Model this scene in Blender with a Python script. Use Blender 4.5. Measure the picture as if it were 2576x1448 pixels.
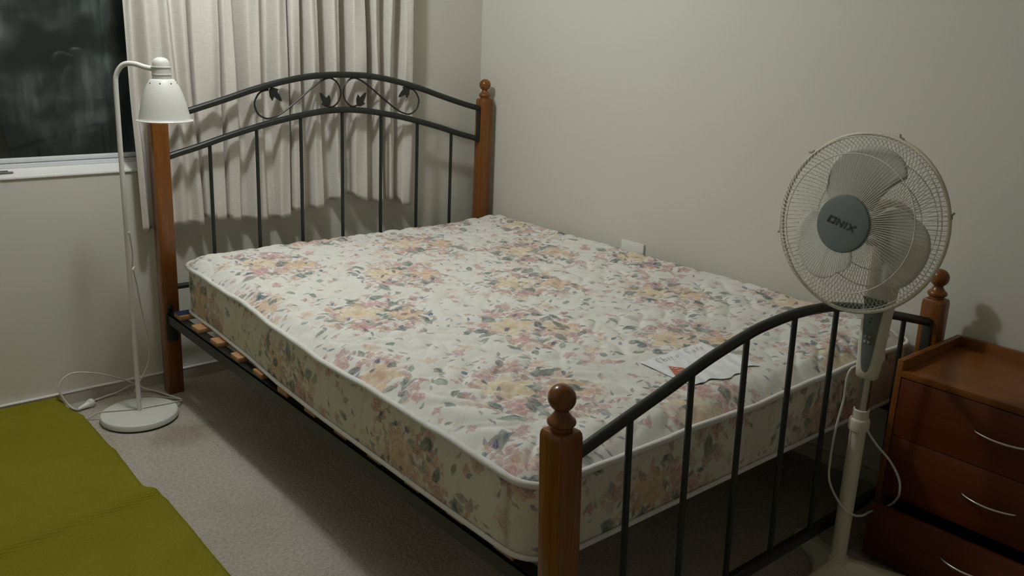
import bpy, bmesh, math, random
from mathutils import Vector, Matrix

S = bpy.context.scene
for o in list(bpy.data.objects):
    bpy.data.objects.remove(o, do_unlink=True)
COL = S.collection
random.seed(7)
PI = math.pi
sin, cos = math.sin, math.cos

# ------------------------------------------------------------------ camera
cam_d = bpy.data.cameras.new('camera')
cam_d.sensor_fit = 'HORIZONTAL'
cam_d.sensor_width = 36.0
cam_d.lens = 2179.4183 / 2576.0 * 36.0
cam_d.clip_start = 0.05
cam = bpy.data.objects.new('camera', cam_d)
COL.objects.link(cam)
_r = Vector((0.76506353, -0.6429239, 0.03642321))
_u = Vector((0.15206152, 0.23533273, 0.95994573))
_f = Vector((0.62574362, 0.7288809, -0.27780848))
_m = Matrix((( _r.x, _u.x, -_f.x, -2.594), (_r.y, _u.y, -_f.y, -3.3245), (_r.z, _u.z, -_f.z, 1.3702), (0, 0, 0, 1)))
cam.matrix_world = _m
S.camera = cam

# ------------------------------------------------------------------ light
world = bpy.data.worlds.new('night')
world.use_nodes = True
world.node_tree.nodes['Background'].inputs[0].default_value = (0.02, 0.03, 0.03, 1)
world.node_tree.nodes['Background'].inputs[1].default_value = 0.12
S.world = world
ld = bpy.data.lights.new('ceiling_lamp_light', 'POINT')
ld.energy = 39
ld.color = (0.945, 1.0, 1.06)
ld.shadow_soft_size = 0.07
lamp_light = bpy.data.objects.new('ceiling_lamp_light', ld)
lamp_light.location = (-1.55, -0.78, 2.28)
COL.objects.link(lamp_light)

S.view_settings.view_transform = 'Standard'
S.view_settings.look = 'None'
S.view_settings.exposure = 0.0
S.view_settings.gamma = 1.0
S.view_settings.use_curve_mapping = False


# ------------------------------------------------------------------ mesh helpers
class MB:
    """collects shapes and links them as one mesh object"""
    def __init__(self):
        self.v = []; self.f = []; self.uv = None; self.mi = []; self.cur = 0

    def add(self, vs, fs):
        b = len(self.v)
        self.v += [tuple(p) for p in vs]
        for f in fs:
            self.f.append(tuple(i + b for i in f)); self.mi.append(self.cur)

    def box(self, x0, x1, y0, y1, z0, z1, bev=0.0):
        if bev <= 0:
            vs = [(x, y, z) for x in (x0, x1) for y in (y0, y1) for z in (z0, z1)]
            self.add(vs, [(0, 1, 3, 2), (4, 6, 7, 5), (0, 4, 5, 1), (2, 3, 7, 6), (0, 2, 6, 4), (1, 5, 7, 3)])
            return
        bm = bmesh.new()
        bmesh.ops.create_cube(bm, size=1)
        for w in bm.verts:
            w.co = Vector(((x0 + x1) / 2 + w.co.x * (x1 - x0), (y0 + y1) / 2 + w.co.y * (y1 - y0), (z0 + z1) / 2 + w.co.z * (z1 - z0)))
        bmesh.ops.bevel(bm, geom=bm.edges[:], offset=bev, segments=2, profile=0.5, affect='EDGES', clamp_overlap=True)
        self.bm(bm)

    def bm(self, bm):
        bm.verts.ensure_lookup_table()
        bmesh.ops.recalc_face_normals(bm, faces=bm.faces[:])
        for i, w in enumerate(bm.verts): w.index = i
        self.add([w.co[:] for w in bm.verts], [[w.index for w in f.verts] for f in bm.faces])
        bm.free()

    def tube(self, pts, r, n=10, closed=False, cap=True, flat=1.0, up=None):
        pts = [Vector(p) for p in pts]
        m = len(pts)
        rs = r if isinstance(r, (list, tuple)) else [r] * m
        vs = []; prev = None
        for i, p in enumerate(pts):
            if closed: t = pts[(i + 1) % m] - pts[i - 1]
            else: t = pts[min(i + 1, m - 1)] - pts[max(i - 1, 0)]
            t.normalize()
            if prev is None:
                a = Vector(up) if up else (Vector((0, 0, 1)) if abs(t.z) < .9 else Vector((1, 0, 0)))
            else: a = prev
            a = (a - t * a.dot(t)).normalized(); prev = a
            b = t.cross(a)
            for k in range(n):
                q = 2 * PI * k / n
                vs.append(p + a * (cos(q) * rs[i] * flat) + b * (sin(q) * rs[i]))
        fs = []
        for i in range(m if closed else m - 1):
            j = (i + 1) % m
            for k in range(n):
                l = (k + 1) % n
                fs.append((i * n + k, i * n + l, j * n + l, j * n + k))
        if cap and not closed:
            fs.append(tuple(range(n - 1, -1, -1))); fs.append(tuple((m - 1) * n + k for k in range(n)))
        self.add(vs, fs)

    def lathe(self, prof, c, n=24, axis=None, flip=False):
        """prof: (radius, height) list; axis: (origin z dir) direction vector"""
        c = Vector(c)
        w = Vector(axis).normalized() if axis else Vector((0, 0, 1))
        a = Vector((0, 0, 1)) if abs(w.z) < .9 else Vector((1, 0, 0))
        a = (a - w * a.dot(w)).normalized(); b = w.cross(a)
        vs = []; fs = []; rows = []
        for (r, h) in prof:
            if r < 1e-6:
                rows.append([len(vs)]); vs.append(c + w * h)
            else:
                rows.append(list(range(len(vs), len(vs) + n)))
                for k in range(n):
                    q = 2 * PI * k / n
                    vs.append(c + w * h + a * (cos(q) * r) + b * (sin(q) * r))
        for A, B in zip(rows[:-1], rows[1:]):
            for k in range(n):
                l = (k + 1) % n
                if len(A) == 1 and len(B) == 1: continue
                if len(A) == 1: fs.append((A[0], B[l], B[k]))
                elif len(B) == 1: fs.append((A[k], A[l], B[0]))
                else: fs.append((A[k], A[l], B[l], B[k]))
        self.add(vs, fs)

    def poly(self, pts, thick, nrm):
        """flat polygon extruded along nrm"""
        nrm = Vector(nrm); n = len(pts)
        a = [Vector(p) for p in pts]; b = [p + nrm * thick for p in a]
        self.add(a + b, [tuple(range(n - 1, -1, -1)), tuple(range(n, 2 * n))] + [(i, (i + 1) % n, n + (i + 1) % n, n + i) for i in range(n)])

    def build(self, name, mat, parent=None, base=None, smooth=35, fn=None, kind=None, label=None, recalc=False):
        org = wloc(parent) if parent is not None else Vector(base if base else (0, 0, 0))
        vs = [Vector(p) for p in self.v]
        if fn: vs = [Vector(fn(*p)) for p in vs]
        vs = [p - org for p in vs]
        me = bpy.data.meshes.new(name)
        me.from_pydata([p[:] for p in vs], [], self.f)
        if recalc:
            bm = bmesh.new(); bm.from_mesh(me)
            bmesh.ops.recalc_face_normals(bm, faces=bm.faces[:]); bm.to_mesh(me); bm.free()
        mats = mat if isinstance(mat, (list, tuple)) else [mat]
        for m in mats: me.materials.append(m)
        if len(mats) > 1:
            me.polygons.foreach_set('material_index', self.mi)
        if self.uv:
            ul = me.uv_layers.new(name='UVMap')
            flat = []
            for l in me.loops: flat += self.uv[l.vertex_index]
            ul.data.foreach_set('uv', flat)
        me.update()
        if smooth:
            me.polygons.foreach_set('use_smooth', [True] * len(me.polygons))
            if smooth < 180: me.set_sharp_from_angle(angle=math.radians(smooth))
        o = bpy.data.objects.new(name, me)
        COL.objects.link(o)
        if parent is not None: o.parent = parent
        else: o.location = org
        if kind: o['kind'] = kind
        if label: o['label'] = label
        return o


def wloc(o):
    v = Vector((0, 0, 0))
    while o is not None:
        v += o.location; o = o.parent
    return v


def thing(name, label, cat, loc, group=None):
    o = bpy.data.objects.new(name, None)
    COL.objects.link(o); o.location = loc
    o.empty_display_size = .05
    o['label'] = label; o['category'] = cat
    if group: o['group'] = group
    return o


def tag(o, label, cat, group=None):
    o['label'] = label; o['category'] = cat
    if group: o['group'] = group
    return o


def lerp_table(t, x):
    if x <= t[0][0]: return t[0][1]
    for (a, b), (c, d) in zip(t[:-1], t[1:]):
        if x <= c: return b + (d - b) * (x - a) / (c - a)
    return t[-1][1]


def cos_table(t, x):
    if x <= t[0][0]: return t[0][1]
    for (a, b), (c, d) in zip(t[:-1], t[1:]):
        if x <= c:
            k = (x - a) / (c - a); k = (1 - cos(PI * k)) / 2
            return b + (d - b) * k
    return t[-1][1]


def spline(pts, k=8, closed=False):
    P = [Vector(p) for p in pts]; n = len(P); out = []
    rng = n if closed else n - 1
    for i in range(rng):
        p0 = P[(i - 1) % n] if (closed or i > 0) else P[0] * 2 - P[1]
        p1 = P[i]; p2 = P[(i + 1) % n]
        p3 = P[(i + 2) % n] if (closed or i + 2 < n) else P[-1] * 2 - P[-2]
        for j in range(k):
            t = j / k
            out.append(.5 * (2 * p1 + (p2 - p0) * t + (2 * p0 - 5 * p1 + 4 * p2 - p3) * t * t + (3 * p1 - p0 - 3 * p2 + p3) * t ** 3))
    if not closed: out.append(P[-1])
    return out


# ------------------------------------------------------------------ node helpers
class NT:
    def __init__(self, name):
        self.m = bpy.data.materials.new(name); self.m.use_nodes = True
        self.t = self.m.node_tree; self.b = self.t.nodes['Principled BSDF']

    def n(self, typ, **kw):
        o = self.t.nodes.new(typ)
        for k, v in kw.items(): setattr(o, k, v)
        return o

    def put(self, sock, v):
        if hasattr(v, 'is_output') or isinstance(v, bpy.types.NodeSocket): self.t.links.new(v, sock)
        elif isinstance(v, (tuple, list)) and sock.type == 'RGBA': sock.default_value = (*v[:3], 1)
        else: sock.default_value = v

    def math(self, op, a, b=0.0, c=0.0, clamp=False):
        o = self.n('ShaderNodeMath', operation=op); o.use_clamp = clamp
        self.put(o.inputs[0], a); self.put(o.inputs[1], b)
        if len(o.inputs) > 2: self.put(o.inputs[2], c)
        return o.outputs[0]

    def add(self, a, b): return self.math('ADD', a, b)
    def sub(self, a, b): return self.math('SUBTRACT', a, b)
    def mul(self, a, b): return self.math('MULTIPLY', a, b)

    def step(self, x, e0, e1):
        """smooth 0..1 between e0 and e1 (e0 may exceed e1)"""
        o = self.n('ShaderNodeMapRange', interpolation_type='SMOOTHSTEP')
        self.put(o.inputs['Value'], x); o.inputs['From Min'].default_value = e0; o.inputs['From Max'].default_value = e1
        return o.outputs[0]

    def mix(self, f, a, b):
        o = self.n('ShaderNodeMix', data_type='RGBA')
        self.put(o.inputs[0], f); self.put(o.inputs[6], a); self.put(o.inputs[7], b)
        return o.outputs[2]

    def xyz(self, v):
        o = self.n('ShaderNodeSeparateXYZ'); self.put(o.inputs[0], v); return o.outputs

    def vec(self, x, y, z=0.0):
        o = self.n('ShaderNodeCombineXYZ')
        for s, q in zip(o.inputs, (x, y, z)): self.put(s, q)
        return o.outputs[0]

    def noise(self, v, scale, detail=2.0, rough=.5, dist=0.0, dim='3D'):
        o = self.n('ShaderNodeTexNoise', noise_dimensions=dim)
        self.put(o.inputs['Vector'], v); o.inputs['Scale'].default_value = scale
        o.inputs['Detail'].default_value = detail; o.inputs['Roughness'].default_value = rough
        o.inputs['Distortion'].default_value = dist
        return o.outputs

    def vmul(self, v, k):
        o = self.n('ShaderNodeVectorMath', operation='MULTIPLY'); self.put(o.inputs[0], v); o.inputs[1].default_value = k
        return o.outputs[0]

    def vadd(self, v, k, op='ADD'):
        o = self.n('ShaderNodeVectorMath', operation=op); self.put(o.inputs[0], v); self.put(o.inputs[1], k)
        return o.outputs[0]

    def ramp(self, f, stops):
        o = self.n('ShaderNodeValToRGB'); self.put(o.inputs[0], f)
        e = o.color_ramp.elements
        while len(e) < len(stops): e.new(.5)
        for q, (p, c) in zip(e, stops): q.position = p; q.color = (*c[:3], 1)
        return o.outputs[0]

    def bump(self, h, strength=.3, dist=.002):
        o = self.n('ShaderNodeBump'); self.put(o.inputs['Height'], h)
        o.inputs['Strength'].default_value = strength; o.inputs['Distance'].default_value = dist
        self.t.links.new(o.outputs[0], self.b.inputs['Normal'])
        return o.outputs[0]

    def coord(self, k='Object'):
        return self.n('ShaderNodeTexCoord').outputs[k]

    def set(self, col=None, rough=None, metal=None, spec=None, **kw):
        if col is not None: self.put(self.b.inputs['Base Color'], col)
        if rough is not None: self.put(self.b.inputs['Roughness'], rough)
        if metal is not None: self.put(self.b.inputs['Metallic'], metal)
        if spec is not None: self.put(self.b.inputs['Specular IOR Level'], spec)
        return self.m


def paint(name, col, rough=.5, var=.06, scale=6.0, spec=.4, metal=0.0, bump=0.0, bscale=200):
    t = NT(name); c = t.coord()
    f = t.noise(c, scale, 4, .6)[0]
    lo = tuple(x * (1 - var) for x in col); hi = tuple(min(1, x * (1 + var)) for x in col)
    t.set(t.ramp(f, [(.3, lo), (.7, hi)]), rough, metal, spec)
    if bump: t.bump(t.noise(c, bscale, 3)[0], bump, .001)
    return t.m


def wood(name, dark, light, rough=.28, along='z', scale=1.0, spec=.5):
    t = NT(name); c = t.coord()
    k = {'z': (26, 26, 1.6), 'y': (26, 1.6, 26), 'x': (1.6, 26, 26)}[along]
    g = t.noise(t.vmul(c, tuple(q * scale for q in k)), 1.0, 5, .62, .6)[0]
    g2 = t.noise(t.vmul(c, tuple(q * scale * 6 for q in k)), 1.0, 2, .5)[0]
    h = t.add(t.mul(g, .75), t.mul(g2, .25))
    t.set(t.ramp(h, [(.30, dark), (.52, tuple((a + b) / 2 for a, b in zip(dark, light))), (.72, light)]), rough, 0, spec)
    t.bump(g2, .04, .0005)
    return t.m


# ------------------------------------------------------------------ materials
M = {}
M['wall'] = paint('wall_paint', (.64, .622, .545), .75, .02, 1.2, .2, bump=.05, bscale=180)
M['ceiling'] = paint('ceiling_paint', (.70, .66, .54), .85, .02, 1.0, .1)
M['skirting'] = paint('skirting_paint', (.50, .455, .385), .4, .04, 5, .4)
M['sill'] = paint('sill_paint', (.74, .73, .70), .35, .04, 8, .45)
M['alu'] = paint('window_frame_paint', (.70, .71, .72), .4, .05, 9, .5)
M['post'] = wood('bed_post_wood', (.135, .042, .006), (.27, .098, .016), .25)
M['metal'] = paint('black_metal', (.016, .018, .015), .38, .2, 14, .5)
M['slat'] = wood('slat_wood', (.40, .20, .09), (.55, .31, .16), .6, 'x', .8, .3)
M['blue'] = paint('blue_tape', (.03, .06, .16), .6, .15, 30, .3)
M['lamp'] = paint('white_enamel', (.68, .67, .625), .42, .02, 4, .45)
M['black'] = paint('black_felt', (.01, .01, .01), .8, .1, 20, .2)
M['cord'] = paint('cord_plastic', (.66, .64, .58), .45, .05, 12, .4)
M['fanwhite'] = paint('fan_plastic', (.66, .62, .49), .4, .04, 5, .45)
M['fanwire'] = paint('fan_wire', (.70, .69, .62), .4, .05, 8, .5)
M['blade'] = paint('fan_blade_plastic', (.62, .60, .52), .38, .04, 5, .45)
M['hub'] = paint('hub_grey', (.150, .178, .165), .5, .06, 20, .4)
M['panel'] = paint('panel_grey_green', (.13, .15, .13), .4, .06, 20, .4)
M['letter'] = paint('hub_lettering', (.055, .058, .045), .5, .1, 20, .4)
M['clip'] = paint('clip_plastic', (.30, .29, .24), .45, .05, 20, .4)
M['button'] = paint('button_plastic', (.45, .45, .38), .4, .05, 20, .4)
M['chrome'] = paint('chrome', (.55, .53, .48), .22, .05, 10, .5, metal=1.0)
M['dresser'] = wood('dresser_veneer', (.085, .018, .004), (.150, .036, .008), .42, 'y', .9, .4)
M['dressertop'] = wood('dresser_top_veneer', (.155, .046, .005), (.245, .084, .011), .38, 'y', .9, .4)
M['dark'] = paint('drawer_inside', (.02, .012, .008), .8, .1, 10, .2)
M['handle'] = paint('brushed_steel_handle', (.72, .70, .62), .25, .04, 20, .5, metal=1.0)
M['outlet'] = paint('outlet_plastic', (.80, .79, .74), .35, .02, 10, .45)
M['hook'] = paint('brown_hook', (.20, .12, .05), .4, .1, 30, .4)
M['piping'] = paint('piping_white', (.74, .72, .69), .8, .05, 60, .2, bump=.4, bscale=420)
M['letterbrown'] = paint('label_lettering', (.40, .31, .22), .7, .05, 60, .2)
M['letterred'] = paint('label_logo', (.52, .19, .11), .7, .15, 90, .2)
M['leaf'] = paint('outdoor_leaf', (.16, .18, .11), .6, .2, 30, .3)


def mat_carpet():
    t = NT('carpet_pile'); c = t.coord()
    n1 = t.noise(c, 95, 3, .6)[0]; n2 = t.noise(c, 260, 2, .6)[0]; n3 = t.noise(c, 3.0, 3, .6)[0]
    col = t.ramp(t.add(t.mul(n1, .6), t.mul(n2, .4)), [(.30, (.31, .275, .225)), (.5, (.47, .425, .365)), (.68, (.58, .535, .47))])
    col = t.mix(t.step(n3, .35, .8), col, t.vmul(col, (.88, .86, .82)))
    # darker brownish patch beside the lamp
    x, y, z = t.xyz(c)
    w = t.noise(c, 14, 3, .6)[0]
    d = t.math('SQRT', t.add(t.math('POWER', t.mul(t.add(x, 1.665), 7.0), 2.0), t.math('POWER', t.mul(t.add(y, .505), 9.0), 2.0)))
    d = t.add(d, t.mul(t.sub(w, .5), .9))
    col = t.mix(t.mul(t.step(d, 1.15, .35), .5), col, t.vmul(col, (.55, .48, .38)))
    t.set(col, .95, 0, .1)
    t.bump(t.add(t.mul(n1, .7), t.mul(n2, .3)), .9, .010)
    return t.m


def mat_rug():
    t = NT('rug_weave'); c = t.coord()
    x, y, z = t.xyz(c)
    w = t.noise(c, 2.2, 3, .6)[0]
    fine = t.noise(c, 220, 2, .6)[0]
    yy = t.add(y, t.mul(t.sub(t.noise(t.vmul(c, (3, 14, 3)), 1.0, 2)[0], .5), .012))
    rib = t.math('SINE', t.mul(yy, 2 * PI / .0085))
    yf = t.add(y, t.mul(t.sub(-1.86, x), .19))
    near = t.add(t.mul(t.step(yf, -.80, -.85), t.step(yf, -.98, -.91)), t.mul(t.mul(t.step(yf, -.98, -1.06), t.step(yf, -1.5, -1.2)), .35))
    strong = t.add(t.mul(near, .8), .15)
    ribk = t.mul(t.mul(t.sub(1.0, rib), .5), strong)
    col = t.ramp(t.add(t.mul(w, .6), t.mul(fine, .4)), [(.3, (.185, .165, .012)), (.7, (.265, .235, .024))])
    col = t.mix(t.mul(ribk, .6), col, t.vmul(col, (.62, .60, .5)))
    t.set(col, .95, 0, .05)
    t.bump(t.add(t.mul(t.mul(rib, strong), .8), t.mul(fine, .35)), 1.0, .005)
    return t.m


def mat_curtain():
    t = NT('curtain_cloth'); c = t.coord('UV')
    h = t.noise(t.vmul(c, (28, 420, 1)), 1.0, 3, .6)[0]
    v = t.noise(t.vmul(c, (420, 30, 1)), 1.0, 2, .6)[0]
    f = t.add(t.mul(h, .65), t.mul(v, .35))
    col = t.ramp(f, [(.3, (.565, .52, .455)), (.5, (.645, .605, .545)), (.7, (.71, .675, .61))])
    t.set(col, .9, 0, .1)
    t.bump(f, .35, .0015)
    return t.m


def mat_glass():
    t = NT('window_glass'); c = t.coord()
    nt = t.t
    st = t.noise(t.vmul(c, (34, 1, 5)), 1.0, 4, .65)[0]
    cl = t.noise(c, 3.5, 3, .6)[0]
    k = t.mul(t.step(cl, .40, .70), t.add(t.mul(t.step(st, .30, .75), .75), .25))
    dif = t.n('ShaderNodeBsdfDiffuse'); dif.inputs[0].default_value = (.40, .47, .42, 1)
    tr = t.n('ShaderNodeBsdfTransparent'); tr.inputs[0].default_value = (.8, .85, .82, 1)
    gl = t.n('ShaderNodeBsdfGlossy'); gl.inputs['Roughness'].default_value = .03
    fr = t.n('ShaderNodeFresnel'); fr.inputs[0].default_value = 1.55
    m1 = t.n('ShaderNodeMixShader'); nt.links.new(fr.outputs[0], m1.inputs[0]); nt.links.new(tr.outputs[0], m1.inputs[1]); nt.links.new(gl.outputs[0], m1.inputs[2])
    m2 = t.n('ShaderNodeMixShader'); t.put(m2.inputs[0], t.add(t.mul(k, .40), .035)); nt.links.new(m1.outputs[0], m2.inputs[1]); nt.links.new(dif.outputs[0], m2.inputs[2])
    nt.links.new(m2.outputs[0], nt.nodes['Material Output'].inputs['Surface'])
    return t.m


def mat_fabric(name, gain=1.0):
    """floral ticking: half-drop bouquets of roses with scattered sprigs; UV is in metres"""
    t = NT(name)
    uv0 = t.coord('UV')
    wob = t.noise(uv0, 55, 2, .5, dim='2D')[1]
    uv = t.vadd(uv0, t.vmul(t.vadd(wob, (.5, .5, .5), 'SUBTRACT'), (.010, .010, 0)))
    A, B = .305, .69

    def local(v):
        x, y, _ = t.xyz(v)
        q = t.math('DIVIDE', t.add(x, 1.31 + A / 2 + A * 20), A)
        c = t.math('FLOOR', q)
        pu = t.mul(t.sub(t.sub(q, c), .5), A)
        odd = t.math('MODULO', c, 2.0)
        r = t.add(t.math('DIVIDE', t.add(y, .517 + B / 2 + B * 20), B), t.mul(odd, .5))
        pv = t.mul(t.sub(t.math('FRACT', r), .5), B)
        return pu, pv

    def density(v):
        pu, pv = local(v)
        d = t.math('SQRT', t.add(t.math('POWER', t.mul(t.sub(pu, .02), 6.6), 2.0), t.math('POWER', t.mul(pv, 6.2), 2.0)))
        n = t.noise(v, 9, 2, .5, dim='2D')[0]
        d = t.add(d, t.mul(t.sub(n, .5), .9))
        return t.step(d, 1.58, .58)

    fade = t.step(t.noise(uv0, 34, 3, .65, dim='2D')[0], .30, .70)
    fade = t.add(t.mul(fade, .62), t.mul(t.noise(uv0, 150, 2, .6, dim='2D')[0], .38))
    weave = t.noise(uv0, 500, 2, .6, dim='2D')[0]
    col = t.mix(t.step(weave, .35, .65), (.72, .70, .65), (.79, .775, .73))
    # faint grey watercolour sprigs under the flowers
    g = t.noise(t.vmul(uv, (1, 1.6, 1)), 20, 3, .62, dim='2D')[0]
    col = t.mix(t.mul(t.step(g, .53, .68), .34), col, (.57, .52, .42))

    def layer(scale, seed, col, accept, shape):
        vo = t.n('ShaderNodeTexVoronoi', voronoi_dimensions='2D', feature='F1')
        vv = t.vadd(uv, (seed, seed * .7, 0))
        t.put(vo.inputs['Vector'], vv); vo.inputs['Scale'].default_value = scale; vo.inputs['Randomness'].default_value = .9
        cpos = t.vadd(vo.outputs['Position'], (seed, seed * .7, 0), 'SUBTRACT')
        rr, rg, rb = t.xyz(vo.outputs['Color'])
        loc = t.vadd(uv, cpos, 'SUBTRACT')
        lx, ly, _ = t.xyz(loc)
        dn = density(cpos)
        ok = t.step(t.sub(accept(dn), rr), -.01, .01)
        return shape(lx, ly, rr, rg, rb, ok, col)

    def leaf(L, W, c1, c2, op):
        def f(lx, ly, rr, rg, rb, ok, col):
            a = t.mul(rg, 2 * PI)
            ca, sa = t.math('COSINE', a), t.math('SINE', a)
            px = t.add(t.mul(lx, ca), t.mul(ly, sa)); py = t.sub(t.mul(ly, ca), t.mul(lx, sa))
            # pointed leaf: half width shrinks towards both tips
            qx = t.math('ABSOLUTE', t.mul(px, 1.0 / L))
            hw = t.mul(t.sub(1.0, t.math('POWER', qx, 1.7)), W)
            d = t.sub(t.math('ABSOLUTE', py), hw)
            m = t.mul(t.step(d, W * .22, -W * .22), ok)
            vein = t.step(t.math('ABSOLUTE', py), W * .05, W * .3)
            cc = t.mix(rb, c1, c2)
            cc = t.mix(t.mul(t.sub(1.0, vein), .35), cc, (.45, .47, .40))
            return t.mix(t.mul(m, t.add(t.mul(fade, op * .6), op * .5)), col, cc)
        return f

    def bloom(R, c1, c2, c3, op, pet=5.0, freq=16.0):
        def f(lx, ly, rr, rg, rb, ok, col):
            d = t.mul(t.math('SQRT', t.add(t.mul(lx, lx), t.mul(ly, ly))), 1.0 / R)
            a = t.math('ARCTAN2', ly, lx)
            edge = t.add(.80, t.mul(t.math('SINE', t.add(t.mul(a, pet), t.mul(rg, 6.28))), .20))
            m = t.mul(t.step(t.sub(d, edge), .06, -.06), ok)
            ring = t.math('SINE', t.add(t.add(t.mul(d, freq), t.mul(a, 2.0)), t.mul(fade, 7.0)))
            cc = t.mix(t.step(ring, -.6, .8), c1, c2)
            cc = t.mix(t.step(d, .45, .0), cc, c3)
            cc = t.mix(t.mul(t.step(d, .55, .9), .5), cc, c1)
            return t.mix(t.mul(m, t.add(t.mul(fade, op * .5), op * .62)), col, cc)
        return f

    def rose(cx, cy, R, c1, c2, c3, op, col):
        pu, pv = local(uv)
        lx, ly = t.sub(pu, cx), t.sub(pv, cy)
        one = t.math('ADD', 1.0, 0.0)
        return bloom(R, c1, c2, c3, op, 6.0, 17.0)(lx, ly, one, .3, .5, one, col)

    gr1, gr2 = (.125, .175, .165), (.235, .275, .235)
    # tiny blue-green buds and stems everywhere, then sprigs, blossoms, leaves and the big roses
    col = layer(36, 3.1, col, lambda d: t.add(t.mul(d, .40), .20), leaf(.013, .0042, (.11, .135, .24), (.25, .28, .26), .8))
    col = layer(21, 7.7, col, lambda d: t.add(t.mul(d, .46), .13), leaf(.020, .0095, gr1, gr2, .85))
    col = layer(24, 21.7, col, lambda d: t.add(t.mul(d, .28), .10), bloom(.015, (.50, .26, .24), (.64, .46, .40), (.40, .20, .22), .75, 4, 11))
    col = layer(14, 5.9, col, lambda d: t.add(t.mul(d, .42), .09), bloom(.030, (.64, .47, .35), (.73, .61, .49), (.54, .35, .26), .66, 6, 15))
    col = layer(17, 1.3, col, lambda d: t.add(t.mul(d, .50), .05), bloom(.025, (.52, .29, .29), (.67, .49, .46), (.42, .22, .26), .75, 5, 14))
    col = layer(44, 41.9, col, lambda d: t.mul(d, .55), bloom(.0095, (.48, .28, .29), (.64, .47, .43), (.38, .24, .30), .75, 4, 9))
    col = layer(40, 52.3, col, lambda d: t.add(t.mul(d, .40), .04), bloom(.0105, (.55, .38, .26), (.68, .55, .42), (.42, .28, .20), .7, 4, 9))
    col = layer(13, 11.3, col, lambda d: t.mul(d, .50), leaf(.030, .0160, gr1, gr2, .9))
    col = rose(.086, -.045, .062, (.68, .49, .33), (.76, .62, .46), (.60, .40, .26), .85, col)
    col = rose(-.082, -.075, .040, (.55, .30, .29), (.69, .50, .46), (.45, .23, .25), .8, col)
    col = rose(.050, .110, .034, (.55, .32, .31), (.69, .51, .46), (.45, .24, .25), .78, col)
    col = layer(17, 15.2, col, lambda d: t.mul(d, .26), leaf(.025, .0125, (.10, .14, .17), gr1, .9))
    col = rose(-.030, .040, .074, (.74, .60, .41), (.80, .72, .57), (.68, .52, .34), .92, col)
    col = layer(30, 33.2, col, lambda d: t.mul(d, .26), leaf(.014, .0060, (.075, .095, .22), gr1, .9))
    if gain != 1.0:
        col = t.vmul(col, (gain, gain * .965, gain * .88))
    t.set(col, .85, 0, .15)
    t.bump(weave, .25, .0012)
    return t.m


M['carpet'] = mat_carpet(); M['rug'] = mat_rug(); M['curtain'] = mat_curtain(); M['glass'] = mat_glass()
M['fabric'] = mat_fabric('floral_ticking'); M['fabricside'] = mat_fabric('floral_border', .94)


def mat_label():
    t = NT('satin_label'); c = t.coord()
    n = t.noise(c, 60, 3, .6)[0]
    t.set(t.ramp(n, [(.3, (.80, .81, .84)), (.7, (.90, .91, .93))]), .35, 0, .5)
    t.bump(t.noise(c, 35, 3, .6)[0], .25, .004)
    return t.m


M['label'] = mat_label()

# ------------------------------------------------------------------ the room
RX0, RX1, RY0, RY1, RZ = -3.55, 0.014, -4.3, 0.0, 2.42
T = .12


def struct(o, kind='structure'):
    o['kind'] = kind; return o


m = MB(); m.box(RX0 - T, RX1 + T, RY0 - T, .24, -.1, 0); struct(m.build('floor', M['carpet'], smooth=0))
m = MB(); m.box(RX0 - T, RX1 + T, RY0 - T, .24, RZ, RZ + .1); struct(m.build('ceiling', M['ceiling'], smooth=0))
m = MB(); m.box(RX1, RX1 + T, RY0, .22, 0, RZ); struct(m.build('wall_right', M['wall'], smooth=0))
m = MB(); m.box(RX0 - T, RX0, RY0, .22, 0, RZ); struct(m.build('wall_left', M['wall'], smooth=0))
m = MB(); m.box(RX0 - T, RX1 + T, RY0 - T, RY0, 0, RZ); struct(m.build('wall_front', M['wall'], smooth=0))
WX0, WX1, SILL, HEAD, REV = -3.05, -.56, .855, 2.12, .22
m = MB()
m.box(RX0, RX1, 0, REV, 0, SILL - .012)
m.box(RX0, WX0, 0, REV, SILL - .012, RZ); m.box(WX1, RX1, 0, REV, SILL - .012, RZ)
m.box(WX0, WX1, 0, REV, HEAD, RZ)
struct(m.build('wall_back', M['wall'], smooth=0))
# plastered sill sloping up to the window, with a rounded front lip
m = MB()
prof = [(.0625, SILL - .0115), (-.004, SILL - .0115), (-.006, SILL - .009), (-.006, SILL - .004), (-.004, SILL - .0008), (0, SILL), (.0625, SILL + .016)]
nq = len(prof)
m.add([(WX0 + .001, y, z) for y, z in prof] + [(WX1 - .001, y, z) for y, z in prof],
      [tuple(range(nq)), tuple(range(2 * nq - 1, nq - 1, -1))] + [(i, i + nq, (i + 1) % nq + nq, (i + 1) % nq) for i in range(nq)])
struct(m.build('trim_1', M['sill'], recalc=True))
# skirting: flat board, its top strip coloured paler for the light from above
m = MB(); m.box(RX0 + .001, RX1 - .001, -.017, -.0005, 0.0005, .043); bb = struct(m.build('baseboard_back', M['skirting'], smooth=0))
m = MB(); m.box(RX0 + .001, RX1 - .001, -.019, -.0005, .0432, .0475, .001); m.build('top_edge', M['sill'], bb)
m = MB(); m.box(RX1 - .014, RX1 - .0005, RY0 + .001, -.016, .0005, .047, .002); struct(m.build('baseboard_right', M['skirting']))

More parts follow.
